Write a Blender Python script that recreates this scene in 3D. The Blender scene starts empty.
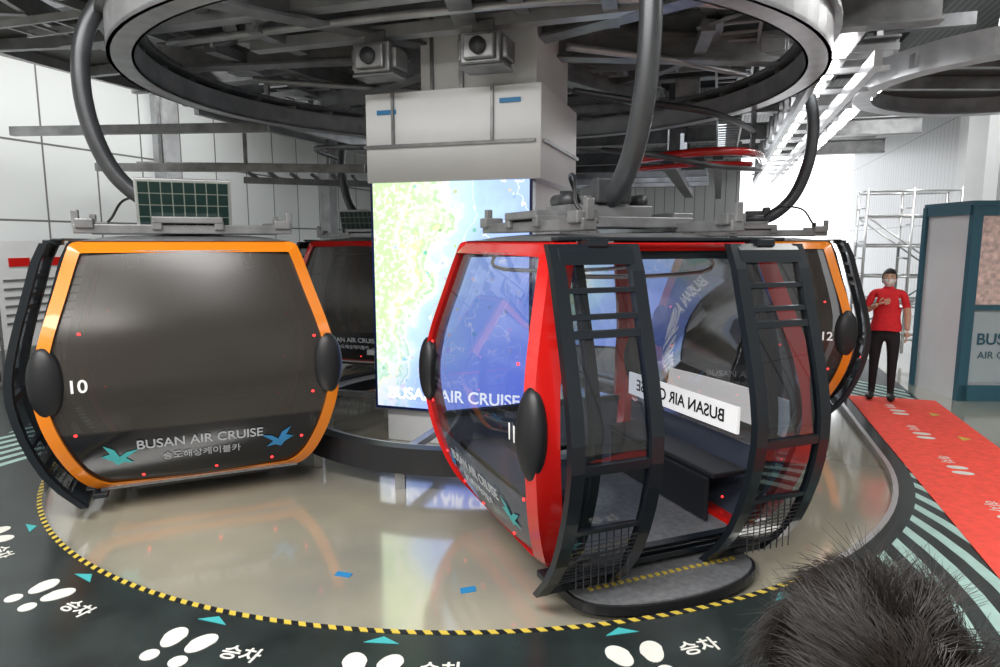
import bpy, math, random
from mathutils import Vector, Matrix
random.seed(7)
scene=bpy.context.scene
try:
    scene.view_settings.view_transform='Standard'
except Exception: pass
col=scene.collection
PI=math.pi
# ---------------------------------------------------------------- frames
C=Vector((-0.25,7.2,0))
A=Vector((math.sin(math.radians(18)),math.cos(math.radians(18)),0))
S=Vector((A.y,-A.x,0))
ANG=-math.radians(18)      # rotation z of station frame (x->S, y->A)
def P(s,a,z=0): return C+S*s+A*a+Vector((0,0,z))
def path(phi,r,z=0):
    """stadium path; phi degrees, 0 = nearest point, + = right"""
    if phi>90:
        return P(r,math.radians(phi-90)*4.0,z)
    if phi<-90:
        return P(-r,math.radians(-phi-90)*4.0,z)
    f=math.radians(phi)
    return P(r*math.sin(f),-r*math.cos(f),z)
# ---------------------------------------------------------------- materials
def mat(name,colr,rough=.5,metal=0,noise=0,nscale=8,emit=None,estr=0,bump=0,bscale=60,coat=0,spec=None):
    m=bpy.data.materials.new(name); m.use_nodes=True
    nt=m.node_tree; b=nt.nodes['Principled BSDF']
    c=(colr[0],colr[1],colr[2],1)
    b.inputs['Base Color'].default_value=c
    b.inputs['Roughness'].default_value=rough
    b.inputs['Metallic'].default_value=metal
    if spec is not None: b.inputs['Specular IOR Level'].default_value=spec
    if coat: b.inputs['Coat Weight'].default_value=coat
    tc=None
    if noise or bump:
        tc=nt.nodes.new('ShaderNodeTexCoord')
    if noise:
        n=nt.nodes.new('ShaderNodeTexNoise'); n.inputs['Scale'].default_value=nscale; n.inputs['Detail'].default_value=6
        nt.links.new(tc.outputs['Object'],n.inputs['Vector'])
        r=nt.nodes.new('ShaderNodeValToRGB')
        r.color_ramp.elements[0].position=.3; r.color_ramp.elements[1].position=.7
        r.color_ramp.elements[0].color=[max(0,x*(1-noise)) for x in colr]+[1]
        r.color_ramp.elements[1].color=[min(1,x*(1+noise)) for x in colr]+[1]
        nt.links.new(n.outputs['Fac'],r.inputs['Fac']); nt.links.new(r.outputs['Color'],b.inputs['Base Color'])
    if bump:
        n=nt.nodes.new('ShaderNodeTexNoise'); n.inputs['Scale'].default_value=bscale
        nt.links.new(tc.outputs['Object'],n.inputs['Vector'])
        bp=nt.nodes.new('ShaderNodeBump'); bp.inputs['Strength'].default_value=bump
        nt.links.new(n.outputs['Fac'],bp.inputs['Height']); nt.links.new(bp.outputs['Normal'],b.inputs['Normal'])
    if emit is not None:
        b.inputs['Emission Color'].default_value=(emit[0],emit[1],emit[2],1)
        b.inputs['Emission Strength'].default_value=estr
    return m
def glass(name,tint,gloss=.25,rough=.02,fres=.6):
    m=bpy.data.materials.new(name); m.use_nodes=True
    nt=m.node_tree; nt.nodes.clear()
    o=nt.nodes.new('ShaderNodeOutputMaterial'); t=nt.nodes.new('ShaderNodeBsdfTransparent'); g=nt.nodes.new('ShaderNodeBsdfGlossy')
    mx=nt.nodes.new('ShaderNodeMixShader'); lw=nt.nodes.new('ShaderNodeLayerWeight'); lw.inputs['Blend'].default_value=.35
    ma=nt.nodes.new('ShaderNodeMath'); ma.operation='MULTIPLY_ADD'; ma.inputs[1].default_value=fres; ma.inputs[2].default_value=gloss
    t.inputs['Color'].default_value=(*tint,1); g.inputs['Roughness'].default_value=rough
    nt.links.new(lw.outputs['Fresnel'],ma.inputs[0]); nt.links.new(ma.outputs[0],mx.inputs[0])
    nt.links.new(t.outputs[0],mx.inputs[1]); nt.links.new(g.outputs[0],mx.inputs[2]); nt.links.new(mx.outputs[0],o.inputs[0])
    return m
def smoked(name):
    """dark smoked window: slightly diffuse film, soft sheen, faint see-through"""
    m=bpy.data.materials.new(name); m.use_nodes=True
    nt=m.node_tree; b=nt.nodes['Principled BSDF']; o=nt.nodes['Material Output']
    b.inputs['Base Color'].default_value=(.040,.036,.033,1); b.inputs['Roughness'].default_value=.22
    b.inputs['Specular IOR Level'].default_value=.55
    tc=nt.nodes.new('ShaderNodeTexCoord'); n=nt.nodes.new('ShaderNodeTexNoise'); n.inputs['Scale'].default_value=1.2; n.inputs['Detail'].default_value=3
    nt.links.new(tc.outputs['Object'],n.inputs['Vector'])
    r=nt.nodes.new('ShaderNodeMapRange'); r.inputs[3].default_value=.14; r.inputs[4].default_value=.30
    nt.links.new(n.outputs['Fac'],r.inputs[0]); nt.links.new(r.outputs[0],b.inputs['Roughness'])
    t=nt.nodes.new('ShaderNodeBsdfTransparent'); t.inputs['Color'].default_value=(.5,.5,.5,1)
    mx=nt.nodes.new('ShaderNodeMixShader'); mx.inputs[0].default_value=.88
    nt.links.new(t.outputs[0],mx.inputs[1]); nt.links.new(b.outputs[0],mx.inputs[2]); nt.links.new(mx.outputs[0],o.inputs['Surface'])
    return m
M={}
M['orange']=mat('orange_paint',(.80,.23,.012),.25,coat=.5)
M['red']=mat('red_paint',(.60,.012,.010),.22,coat=.6)
M['black']=mat('black_rubber',(.010,.011,.014),.45)
M['blackgl']=mat('black_gloss',(.008,.009,.012),.14)
M['greygl']=mat('smoked_panel',(.06,.075,.11),.12)
M['frame']=mat('door_frame_dark',(.013,.018,.024),.28,.2)
M['steel']=mat('galvanised_steel',(.23,.235,.245),.36,.5,noise=.3,nscale=5)
M['steel_l']=mat('steel_light',(.40,.41,.43),.34,.4,noise=.2,nscale=4)
M['steel_d']=mat('steel_dark',(.06,.063,.07),.45,.4,noise=.4,nscale=4)
M['arm']=mat('hanger_arm_steel',(.075,.08,.088),.35,.5,noise=.2,nscale=4)
M['alu']=mat('aluminium',(.62,.63,.64),.3,.7)
M['white']=mat('white_paint',(.72,.74,.76),.45,noise=.04,nscale=2)
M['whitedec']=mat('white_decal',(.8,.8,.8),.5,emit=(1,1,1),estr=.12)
M['floordec']=mat('white_floor_decal',(.66,.66,.62),.5,noise=.06,nscale=12)
M['screentext']=mat('screen_lettering',(1,1,1),.5,emit=(1,1,1),estr=1.2)
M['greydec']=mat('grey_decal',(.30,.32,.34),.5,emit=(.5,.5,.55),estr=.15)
M['teal']=mat('teal_decal',(.05,.38,.40),.5)
M['mint']=mat('mint_floor_decal',(.36,.54,.50),.4,noise=.1,nscale=6)
M['blue']=mat('blue_decal',(.02,.2,.45),.5)
M['bezel']=mat('screen_bezel',(.01,.02,.09),.2)
M['redreflect']=mat('red_reflection_glow',(.8,.02,.02),.4,emit=(1,.03,.03),estr=3)  # glow imitating red LEDs mirrored in the glass
M['platform']=mat('black_platform_vinyl',(.018,.026,.026),.26,noise=.35,nscale=3,bump=.03,bscale=40)
M['carpet']=mat('red_carpet',(.80,.070,.045),.75,noise=.12,nscale=14,bump=.15,bscale=180)
M['yellow']=mat('yellow_tape',(.58,.44,.06),.5)
M['skin']=mat('skin',(.62,.38,.27),.55)
M['hair']=mat('black_hair',(.009,.006,.005),.42)
M['haircap']=mat('black_hair_base',(.004,.003,.003),.95,spec=.1)
M['shirt']=mat('red_shirt',(.75,.02,.03),.8,noise=.1,nscale=20)
M['pants']=mat('black_trousers',(.012,.012,.015),.8)
M['mask']=mat('white_mask',(.85,.85,.85),.7)
M['tealframe']=mat('cabinet_teal',(.035,.12,.17),.35)
M['checker']=mat('aluminium_tread',(.30,.31,.33),.35,.5,noise=.2,nscale=25,bump=.3,bscale=90)
M['glass_dark']=smoked('gondola_glass_smoked')
M['glass_red']=glass('gondola_glass_clear',(.78,.81,.88),.12)
M['glass_door']=glass('door_glass',(.60,.65,.71),.06)
M['glass_jamb']=glass('jamb_glass',(.35,.40,.46),.08)
M['lamp']=mat('fluorescent_tube',(1,1,1),.5,emit=(1,.99,.96),estr=14)
def floor_mat(name,c0,c1,rough,tile=False):
    m=bpy.data.materials.new(name); m.use_nodes=True; nt=m.node_tree; b=nt.nodes['Principled BSDF']
    tc=nt.nodes.new('ShaderNodeTexCoord'); n=nt.nodes.new('ShaderNodeTexNoise'); n.inputs['Scale'].default_value=.55; n.inputs['Detail'].default_value=8
    nt.links.new(tc.outputs['Object'],n.inputs['Vector'])
    r=nt.nodes.new('ShaderNodeValToRGB'); r.color_ramp.elements[0].position=.35; r.color_ramp.elements[1].position=.65
    r.color_ramp.elements[0].color=(*c0,1); r.color_ramp.elements[1].color=(*c1,1)
    nt.links.new(n.outputs['Fac'],r.inputs['Fac']); nt.links.new(r.outputs['Color'],b.inputs['Base Color'])
    n2=nt.nodes.new('ShaderNodeTexNoise'); n2.inputs['Scale'].default_value=3; n2.inputs['Detail'].default_value=5
    nt.links.new(tc.outputs['Object'],n2.inputs['Vector'])
    mr=nt.nodes.new('ShaderNodeMapRange'); mr.inputs[3].default_value=rough*.6; mr.inputs[4].default_value=rough*1.5
    nt.links.new(n2.outputs['Fac'],mr.inputs[0]); nt.links.new(mr.outputs[0],b.inputs['Roughness'])
    bp=nt.nodes.new('ShaderNodeBump'); bp.inputs['Strength'].default_value=.06; nt.links.new(n2.outputs['Fac'],bp.inputs['Height']); nt.links.new(bp.outputs['Normal'],b.inputs['Normal']); nt.links.new(bp.outputs['Normal'],b.inputs['Coat Normal'])
    b.inputs['Specular IOR Level'].default_value=1.0; b.inputs['Coat Weight'].default_value=1.0; b.inputs['Coat Roughness'].default_value=.09; b.inputs['Coat IOR'].default_value=2.2
    return m
M['pit']=floor_mat('polished_concrete',(.25,.25,.22),(.44,.41,.31),.14)
M['hall']=floor_mat('hall_floor',(.32,.31,.25),(.44,.42,.33),.12)
def tile_mat(name,base,line,w,h,off=0.0,mort=.012):
    m=bpy.data.materials.new(name); m.use_nodes=True; nt=m.node_tree; b=nt.nodes['Principled BSDF']
    tc=nt.nodes.new('ShaderNodeTexCoord'); br=nt.nodes.new('ShaderNodeTexBrick')
    sx=nt.nodes.new('ShaderNodeSeparateXYZ'); cx=nt.nodes.new('ShaderNodeCombineXYZ')
    nt.links.new(tc.outputs['Object'],sx.inputs[0]); nt.links.new(sx.outputs['X'],cx.inputs['X']); nt.links.new(sx.outputs['Z'],cx.inputs['Y'])
    nt.links.new(cx.outputs[0],br.inputs['Vector'])
    br.offset=off; br.inputs['Scale'].default_value=1; br.inputs['Brick Width'].default_value=w; br.inputs['Row Height'].default_value=h
    br.inputs['Mortar Size'].default_value=mort; br.inputs['Mortar Smooth'].default_value=.1
    br.inputs['Color1'].default_value=(*base,1); br.inputs['Color2'].default_value=(*[x*.95 for x in base],1); br.inputs['Mortar'].default_value=(*line,1)
    nt.links.new(br.outputs['Color'],b.inputs['Base Color']); b.inputs['Roughness'].default_value=.35
    return m
M['tiles']=tile_mat('white_wall_panels',(.64,.67,.68),(.12,.12,.12),.92,1.15,mort=.016)
M['tilesr']=tile_mat('grey_wall_panels',(.46,.48,.49),(.14,.14,.14),.3,2.4)
def corr_mat(name,c,scale,axis='X',lo=.35):
    m=bpy.data.materials.new(name); m.use_nodes=True; nt=m.node_tree; b=nt.nodes['Principled BSDF']
    tc=nt.nodes.new('ShaderNodeTexCoord'); w=nt.nodes.new('ShaderNodeTexWave'); w.bands_direction=axis; w.inputs['Scale'].default_value=scale
    nt.links.new(tc.outputs['Object'],w.inputs['Vector'])
    r=nt.nodes.new('ShaderNodeValToRGB'); r.color_ramp.elements[0].color=(*[x*lo for x in c],1); r.color_ramp.elements[1].color=(*c,1)
    nt.links.new(w.outputs['Fac'],r.inputs['Fac']); nt.links.new(r.outputs['Color'],b.inputs['Base Color'])
    bp=nt.nodes.new('ShaderNodeBump'); bp.inputs['Strength'].default_value=.6; nt.links.new(w.outputs['Fac'],bp.inputs['Height']); nt.links.new(bp.outputs['Normal'],b.inputs['Normal'])
    b.inputs['Roughness'].default_value=.5; b.inputs['Metallic'].default_value=.3
    return m
M['ceil']=corr_mat('ceiling_corrugated',(.13,.135,.14),3)
M['grate']=corr_mat('steel_grating',(.12,.12,.11),9,'Y',.25)
def map_mat(name,blueish,strength=1.15):
    m=bpy.data.materials.new(name); m.use_nodes=True; nt=m.node_tree; nt.nodes.clear()
    L=nt.links.new
    o=nt.nodes.new('ShaderNodeOutputMaterial'); e=nt.nodes.new('ShaderNodeEmission'); e.inputs['Strength'].default_value=strength; L(e.outputs[0],o.inputs[0])
    tc=nt.nodes.new('ShaderNodeTexCoord'); sp=nt.nodes.new('ShaderNodeSeparateXYZ'); L(tc.outputs['Object'],sp.inputs[0])
    n=nt.nodes.new('ShaderNodeTexNoise'); n.inputs['Scale'].default_value=2.0; n.inputs['Detail'].default_value=4; L(tc.outputs['Object'],n.inputs['Vector'])
    def math_(op,a,b):
        q=nt.nodes.new('ShaderNodeMath'); q.operation=op
        for i,v in enumerate((a,b)):
            if isinstance(v,(int,float)): q.inputs[i].default_value=v
            else: L(v,q.inputs[i])
        return q.outputs[0]
    v=math_('ADD',sp.outputs['X'],math_('MULTIPLY',math_('SUBTRACT',n.outputs['Fac'],.5),1.5))
    v=math_('SUBTRACT',v,math_('MULTIPLY',sp.outputs['Z'],.28))
    r=nt.nodes.new('ShaderNodeValToRGB'); cr=r.color_ramp; cr.interpolation='LINEAR'
    v2=math_('ADD',v,.72 if not blueish else 1.2)
    L(v2,r.inputs['Fac'])
    cr.elements[0].position=0; cr.elements[0].color=(.62,.86,.45,1)
    cr.elements[1].position=1; cr.elements[1].color=(.45,.62,.98,1)
    for p,cc in ((.10,(.70,.93,.55)),(.17,(.92,.98,.75)),(.20,(1.0,.95,.50)),(.23,(.55,.85,.42)),(.33,(.80,.97,.70)),(.40,(.46,.76,.40)),(.44,(.99,.99,.80)),(.48,(.85,1,1)),(.56,(.62,.86,.98)),(.8,(.52,.74,.98))):
        el=cr.elements.new(p); el.color=(*cc,1)
    n3=nt.nodes.new('ShaderNodeTexNoise'); n3.inputs['Scale'].default_value=22; n3.inputs['Detail'].default_value=3; L(tc.outputs['Object'],n3.inputs['Vector'])
    land=math_('LESS_THAN',v2,.46); lm=math_('MULTIPLY',math_('MULTIPLY',math_('GREATER_THAN',n3.outputs['Fac'],.54),.75),land)
    mx=nt.nodes.new('ShaderNodeMix'); mx.data_type='RGBA'; L(lm,mx.inputs['Factor']); L(r.outputs['Color'],mx.inputs['A']); mx.inputs['B'].default_value=(.98,1,.88,1)
    vo2=nt.nodes.new('ShaderNodeTexVoronoi'); vo2.inputs['Scale'].default_value=8; L(tc.outputs['Object'],vo2.inputs['Vector'])
    d2=math_('MULTIPLY',math_('LESS_THAN',vo2.outputs['Distance'],.16),.7); mx2=nt.nodes.new('ShaderNodeMix'); mx2.data_type='RGBA'; L(d2,mx2.inputs['Factor']); L(mx.outputs['Result'],mx2.inputs['A']); L(vo2.outputs['Color'],mx2.inputs['B'])
    fr=math_('FRACT',math_('MULTIPLY',v2,3.3),0); rt=math_('MULTIPLY',math_('LESS_THAN',math_('ABSOLUTE',math_('SUBTRACT',fr,.5),0),.02),.85)
    mx4=nt.nodes.new('ShaderNodeMix'); mx4.data_type='RGBA'; L(rt,mx4.inputs['Factor']); L(mx2.outputs['Result'],mx4.inputs['A']); mx4.inputs['B'].default_value=(1,1,1,1)
    g=nt.nodes.new('ShaderNodeMapRange'); g.inputs[1].default_value=.35; g.inputs[2].default_value=-1.5; g.inputs[3].default_value=0; g.inputs[4].default_value=.92 if not blueish else .85
    L(math_('SUBTRACT',sp.outputs['Z'],math_('MULTIPLY',sp.outputs['X'],.9)),g.inputs[0])
    mx3=nt.nodes.new('ShaderNodeMix'); mx3.data_type='RGBA'; L(g.outputs[0],mx3.inputs['Factor']); L(mx4.outputs['Result'],mx3.inputs['A']); mx3.inputs['B'].default_value=(.16,.24,.95,1)
    L(mx3.outputs['Result'],e.inputs['Color'])
    return m
M['map1']=map_mat('map_screen',False,1.3)
M['map2']=map_mat('map_reflection_glow',True,1.25)  # glow of the added board that imitates the reflected map
# ---------------------------------------------------------------- mesh helpers
def link(o,parent=None):
    col.objects.link(o)
    if parent is not None: o.parent=parent
    return o
def empty(name,loc=(0,0,0),rotz=0):
    e=bpy.data.objects.new(name,None); e.empty_display_size=.2; col.objects.link(e)
    e.location=loc; e.rotation_euler=(0,0,rotz); return e
def mesh(name,v,f,m,parent=None,smooth=False,bevel=0):
    me=bpy.data.meshes.new(name); me.from_pydata([tuple(x) for x in v],[],f); me.update()
    if isinstance(m,list):
        for k in m: me.materials.append(k)
    else: me.materials.append(m)
    import bmesh
    bm=bmesh.new(); bm.from_mesh(me); bmesh.ops.recalc_face_normals(bm,faces=bm.faces); bm.to_mesh(me); bm.free()
    if smooth:
        for p in me.polygons: p.use_smooth=True
    o=bpy.data.objects.new(name,me); link(o,parent)
    if bevel:
        b=o.modifiers.new('bevel','BEVEL'); b.width=bevel; b.segments=2; b.limit_method='ANGLE'
    return o
def boxv(c,s):
    x,y,z=c; a,b,d=s[0]/2,s[1]/2,s[2]/2
    return [(x-a,y-b,z-d),(x+a,y-b,z-d),(x+a,y+b,z-d),(x-a,y+b,z-d),(x-a,y-b,z+d),(x+a,y-b,z+d),(x+a,y+b,z+d),(x-a,y+b,z+d)]
BF=[(0,3,2,1),(4,5,6,7),(0,1,5,4),(1,2,6,5),(2,3,7,6),(3,0,4,7)]
def boxes(name,lst,m,parent=None,bevel=0):
    v=[];f=[]
    for c,s in lst:
        k=len(v); v+=boxv(c,s); f+=[tuple(i+k for i in q) for q in BF]
    return mesh(name,v,f,m,parent,bevel=bevel)
def rbox(name,c,s,m,rotz=0,parent=None,bevel=0,rot=None):
    o=boxes(name,[((0,0,0),s)],m,parent,bevel); o.location=c; o.rotation_euler=rot or (0,0,rotz); return o
def beams(name,segs,m,parent=None,ibeam=False):
    v=[];f=[]
    def add(p0,p1,w,h,offz=0,offs=0):
        p0=Vector(p0);p1=Vector(p1); d=(p1-p0).normalized()
        up=Vector((0,0,1))
        if abs(d.z)>.95: up=Vector((0,1,0))
        sd=d.cross(up).normalized(); u=sd.cross(d).normalized()
        k=len(v)
        for p in (p0,p1):
            for a,b in ((-1,-1),(1,-1),(1,1),(-1,1)):
                v.append(p+sd*(a*w/2+offs)+u*(b*h/2+offz))
        for q in ((0,1,2,3),(7,6,5,4),(0,4,5,1),(1,5,6,2),(2,6,7,3),(3,7,4,0)): f.append(tuple(i+k for i in q))
    for p0,p1,w,h in segs:
        if ibeam:
            add(p0,p1,w,.025,h/2); add(p0,p1,w,.025,-h/2); add(p0,p1,.02,h)
        else: add(p0,p1,w,h)
    return mesh(name,v,f,m,parent)
def cr_sample(pts,n=8,closed=False):
    pts=[Vector(p) for p in pts]; out=[]
    N=len(pts)
    rng=range(N if closed else N-1)
    for i in rng:
        if closed: p0,p1,p2,p3=pts[(i-1)%N],pts[i],pts[(i+1)%N],pts[(i+2)%N]
        else: p0,p1,p2,p3=pts[max(i-1,0)],pts[i],pts[i+1],pts[min(i+2,N-1)]
        for k in range(n):
            t=k/n
            out.append(.5*((2*p1)+(-p0+p2)*t+(2*p0-5*p1+4*p2-p3)*t*t+(-p0+3*p1-3*p2+p3)*t**3))
    if not closed: out.append(pts[-1])
    return out
def tube(name,pts,r,m,parent=None,n=8,closed=False,seg=10,smoothpts=True,radii=None):
    pp=cr_sample(pts,n,closed) if smoothpts else [Vector(p) for p in pts]
    v=[];f=[];N=len(pp); prev=None
    for i,p in enumerate(pp):
        a=pp[(i-1)%N] if (closed or i>0) else p; b=pp[(i+1)%N] if (closed or i<N-1) else p
        d=(b-a).normalized()
        if prev is None:
            up=Vector((0,0,1)) if abs(d.z)<.9 else Vector((1,0,0)); x=d.cross(up).normalized()
        else:
            x=(prev-d*prev.dot(d)).normalized()
        prev=x; y=d.cross(x)
        rr=r if radii is None else radii[0]+(radii[1]-radii[0])*i/(N-1)
        for k in range(seg):
            t=2*PI*k/seg; v.append(p+x*math.cos(t)*rr+y*math.sin(t)*rr)
    for i in range(N if closed else N-1):
        j=(i+1)%N
        for k in range(seg):
            l=(k+1)%seg; f.append((i*seg+k,i*seg+l,j*seg+l,j*seg+k))
    if not closed:
        f.append(tuple(range(seg))); f.append(tuple((N-1)*seg+k for k in range(seg)))
    return mesh(name,v,f,m,parent,smooth=True)
def ellipsoid(name,c,s,m,parent=None,nu=20,nv=12,rotz=0):
    v=[];f=[]
    for j in range(nv+1):
        th=PI*j/nv
        for i in range(nu):
            ph=2*PI*i/nu
            v.append((s[0]*math.sin(th)*math.cos(ph),s[1]*math.sin(th)*math.sin(ph),s[2]*math.cos(th)))
    for j in range(nv):
        for i in range(nu):
            k=(i+1)%nu; f.append((j*nu+i,j*nu+k,(j+1)*nu+k,(j+1)*nu+i))
    o=mesh(name,v,f,m,parent,smooth=True); o.location=c; o.rotation_euler=(0,0,rotz); return o
def text(name,body,size,loc,right,up,m,parent=None,align='CENTER',ext=.001,bold=0):
    cu=bpy.data.curves.new(name,'FONT'); cu.body=body; cu.size=size; cu.align_x=align; cu.align_y='CENTER'; cu.extrude=ext; cu.offset=bold
    cu.materials.append(m); o=bpy.data.objects.new(name,cu); link(o,parent)
    r=Vector(right).normalized(); u=Vector(up); u=(u-r*u.dot(r)).normalized(); n=r.cross(u)
    o.matrix_local=Matrix(((r.x,u.x,n.x,loc[0]),(r.y,u.y,n.y,loc[1]),(r.z,u.z,n.z,loc[2]),(0,0,0,1)))
    return o
def ringband(name,r0,r1,z0,z1,p0,p1,m,parent=None,step=3,full=False,ctr=None):
    n=max(2,int(abs(p1-p0)/step)); v=[];f=[]
    for i in range(n+1):
        ph=p0+(p1-p0)*i/n
        q=math.radians(ph)
        if ctr is not None: g=lambda r,z: Vector((ctr[0]+r*math.sin(q),ctr[1]-r*math.cos(q),z))
        elif full: g=lambda r,z: P(r*math.sin(q),-r*math.cos(q),z)
        else: g=lambda r,z: path(ph,r,z)
        v+=[g(r0,z0),g(r1,z0),g(r1,z1),g(r0,z1)]
    for i in range(n):
        a=i*4;b=a+4
        for k in range(4):
            l=(k+1)%4; f.append((a+k,b+k,b+l,a+l))
    if not (full and abs(p1-p0)>=360):
        f+=[(0,1,2,3),(n*4+3,n*4+2,n*4+1,n*4)]
    return mesh(name,v,f,m,parent)
def flat(name,polys,z,m,parent=None,th=.003):
    v=[];f=[]
    for poly in polys:
        k=len(v);n=len(poly)
        v+=[(p[0],p[1],z) for p in poly]+[(p[0],p[1],z+th) for p in poly]
        f.append(tuple(k+n+i for i in range(n))); f.append(tuple(k+n-1-i for i in range(n)))
        for i in range(n):
            j=(i+1)%n; f.append((k+i,k+j,k+n+j,k+n+i))
    return mesh(name,v,f,m,parent)
# ================================================================ ROOM
PITZ=-.06
fl=boxes('floor',[((0,10,PITZ-.05),(60,60,.1))],M['pit'])
ringband('platform_floor',4.0,17,PITZ,0,-400,400,M['hall'],step=4)
ringband('boarding_platform_vinyl',4.0,6.9,.0,.004,-100,56,M['platform'],step=3)
ringband('boarding_edge_vinyl',4.0,4.97,.0,.004,56.01,330,M['platform'],step=3)
st=[]
for sgn in (1,-1):
    ph=58
    while ph<150:
        q=[]
        n=4
        for i in range(n+1):
            t=i/n; q.append(path(sgn*(ph-12.5*t),4.14+.78*t))
        for i in range(n,-1,-1):
            t=i/n; q.append(path(sgn*(ph+1.6-12.5*t),4.14+.78*t))
        st.append(q); ph+=3.6
flat('hatched_safety_marking',st,.0045,M['mint'])
tape=empty('hazard_tape')
ph=-100;i=0
ys=[];bs=[]
while ph<52:
    w=.6
    q=[path(ph,3.998),path(ph+w,3.998),path(ph+w+.3,4.032),path(ph+.3,4.032)]
    (ys if i%2 else bs).append(q); ph+=w;i+=1
flat('yellow_stripes',ys,.0045,M['yellow'],tape); flat('black_stripes',bs,.0045,M['black'],tape)
ringband('trim_1',3.985,4.025,PITZ,.008,52,330,M['alu'],step=3)
# footprints
fp=empty('footprint_floor_markings')
polys=[];tris=[]
for deg in (-48,-33,-18,-4.8,12.3,27,41):
    ph=deg+18
    if ph>54: continue
    f=math.radians(ph)
    rad=(S*math.sin(f)-A*math.cos(f)); tan=(S*math.cos(f)+A*math.sin(f))
    for sd in (-1,1):
        c=C+rad*4.29+tan*(sd*.085)
        q=[]
        for i in range(20):
            t=2*PI*i/20; w=.062 if math.sin(t)>0 else .055
            q.append(c+tan*(w*math.cos(t)+sd*.012*math.sin(t))-rad*(.085*math.sin(t)))
        polys.append(q)
        c2=c+rad*.155
        polys.append([c2+tan*(.045*math.cos(2*PI*i/16))-rad*(.045*math.sin(2*PI*i/16)) for i in range(16)])
    c=C+rad*4.12
    tris.append([c-tan*.09,c+tan*.09,c-rad*.055])
    f2=math.radians(ph+4.4)
    rad2=(S*math.sin(f2)-A*math.cos(f2)); tan2=(S*math.cos(f2)+A*math.sin(f2))
    pt=C+rad2*4.32; 
    text('boarding_text','승차',.115,(pt.x,pt.y,.006),tan2,-rad2,M['floordec'],fp,bold=.002)
flat('footprints',polys,.0045,M['floordec'],fp); flat('teal_arrows',tris,.0045,M['teal'],fp)
# red carpet
d=A
cp=[Vector((2.98,3.75,0))+d*t+S*w for t,w in ((-2.2,0),(-2.2,1.0),(5.0,1.0),(5.0,0))]
carpet=flat('red_carpet',[cp],.008,M['carpet'])
cd=empty('carpet_markings')
q=[];tri=[]
for t in (-.2,.95,2.1,3.2,4.2):
    base=Vector((2.98,3.75,0))+d*t
    for sd in (-1,1):
        c=base+S*(.42)+d*(sd*.075)
        q.append([c+d*(.045*math.cos(2*PI*i/16))+S*(.085*math.sin(2*PI*i/16)) for i in range(16)])
    tri.append([base+S*.74+d*.08,base+S*.74-d*.08,base+S*.84])
    c=base+S*.38+d*.30
    text('carpet_text','하차',.12,(c.x,c.y,.0125),-d,S,M['floordec'],cd)
flat('carpet_footprints',q,.0115,M['floordec'],cd); flat('carpet_arrows',tri,.0115,M['yellow'],cd)
# walls
def wall(name,p0,p1,z0,z1,m,th=.15):
    L=(p1-p0).length; c=(p0+p1)/2; ang=math.atan2((p1-p0).y,(p1-p0).x)
    o=boxes(name,[((0,0,(z0+z1)/2),(L,th,z1-z0))],m); o.location=(c.x,c.y,0); o.rotation_euler=(0,0,ang); return o
wall('wall_left',P(-7.35,-15),P(-7.35,15),-.06,5.6,M['tiles'])
wall('wall_back',P(-7.4,15),P(3.0,15),-.06,5.6,M['tilesr'])
wall('wall_right',P(7.6,-15),P(7.6,24),-.06,5.6,M['tilesr'])
wall('wall_near',P(-7.35,-15),P(7.6,-15),-.06,5.6,tile_mat('taupe_wall_panels',(.42,.37,.32),(.2,.18,.16),2.4,.9))
ce=boxes('ceiling',[((0,0,5.65),(16,44,.1))],M['ceil']); ce.location=P(0,3,0); ce.rotation_euler=(0,0,ANG)
for i,a in enumerate((-2,3.2,8.5,13.5)):
    rbox('wall_pilaster',P(-7.15,a,2.8),(.3,.35,5.6),M['steel_l'],ANG)
boxes_o=wall('baseboard_left',P(-7.26,-15),P(-7.26,15),0,.15,M['steel_d'],.04)
# ================================================================ GONDOLAS
WZ=[(.10,.66),(.16,.76),(.28,.86),(.5,.96),(.75,1.03),(1.0,1.05),(1.3,.99),(1.65,.885),(1.9,.81),(1.98,.77),(2.0,.70)]
LZ=[(.10,.60),(.16,.70),(.28,.78),(.5,.86),(.75,.91),(1.0,.93),(1.3,.90),(1.65,.81),(1.9,.74),(1.98,.71),(2.0,.67)]
def interp(T,z):
    if z<=T[0][0]: return T[0][1]
    for (a,b),(c,d_) in zip(T,T[1:]):
        if z<=c: 
            t=(z-a)/(c-a); return b+(d_-b)*t
    return T[-1][1]
def smoothT(T):
    pts=cr_sample([(a,b,0) for a,b in T],6); return [(p.x,p.y) for p in pts]
WS=smoothT(WZ); LS=smoothT(LZ)
W=lambda z:interp(WS,z); Lf=lambda z:interp(LS,z)
def slab_x(name,x0,x1,z0,z1,off0,off1,sgn,m,parent,n=14,xs=False):
    v=[];f=[]
    for i in range(n+1):
        z=z0+(z1-z0)*i/n; w=W(z)
        a,b=x0,x1
        if xs:
            k=Lf(z)-.08; a=max(-k,x0) if x0<0 else min(x0,k); b=min(k,x1) if x1>0 else max(x1,-k)
        v+=[(a,sgn*(w+off0),z),(b,sgn*(w+off0),z),(b,sgn*(w+off1),z),(a,sgn*(w+off1),z)]
    for i in range(n):
        a=i*4;b=a+4
        for k in range(4):
            l=(k+1)%4; f.append((a+k,a+l,b+l,b+k))
    f+=[(3,2,1,0),(n*4,n*4+1,n*4+2,n*4+3)]
    return mesh(name,v,f,m,parent)
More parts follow.
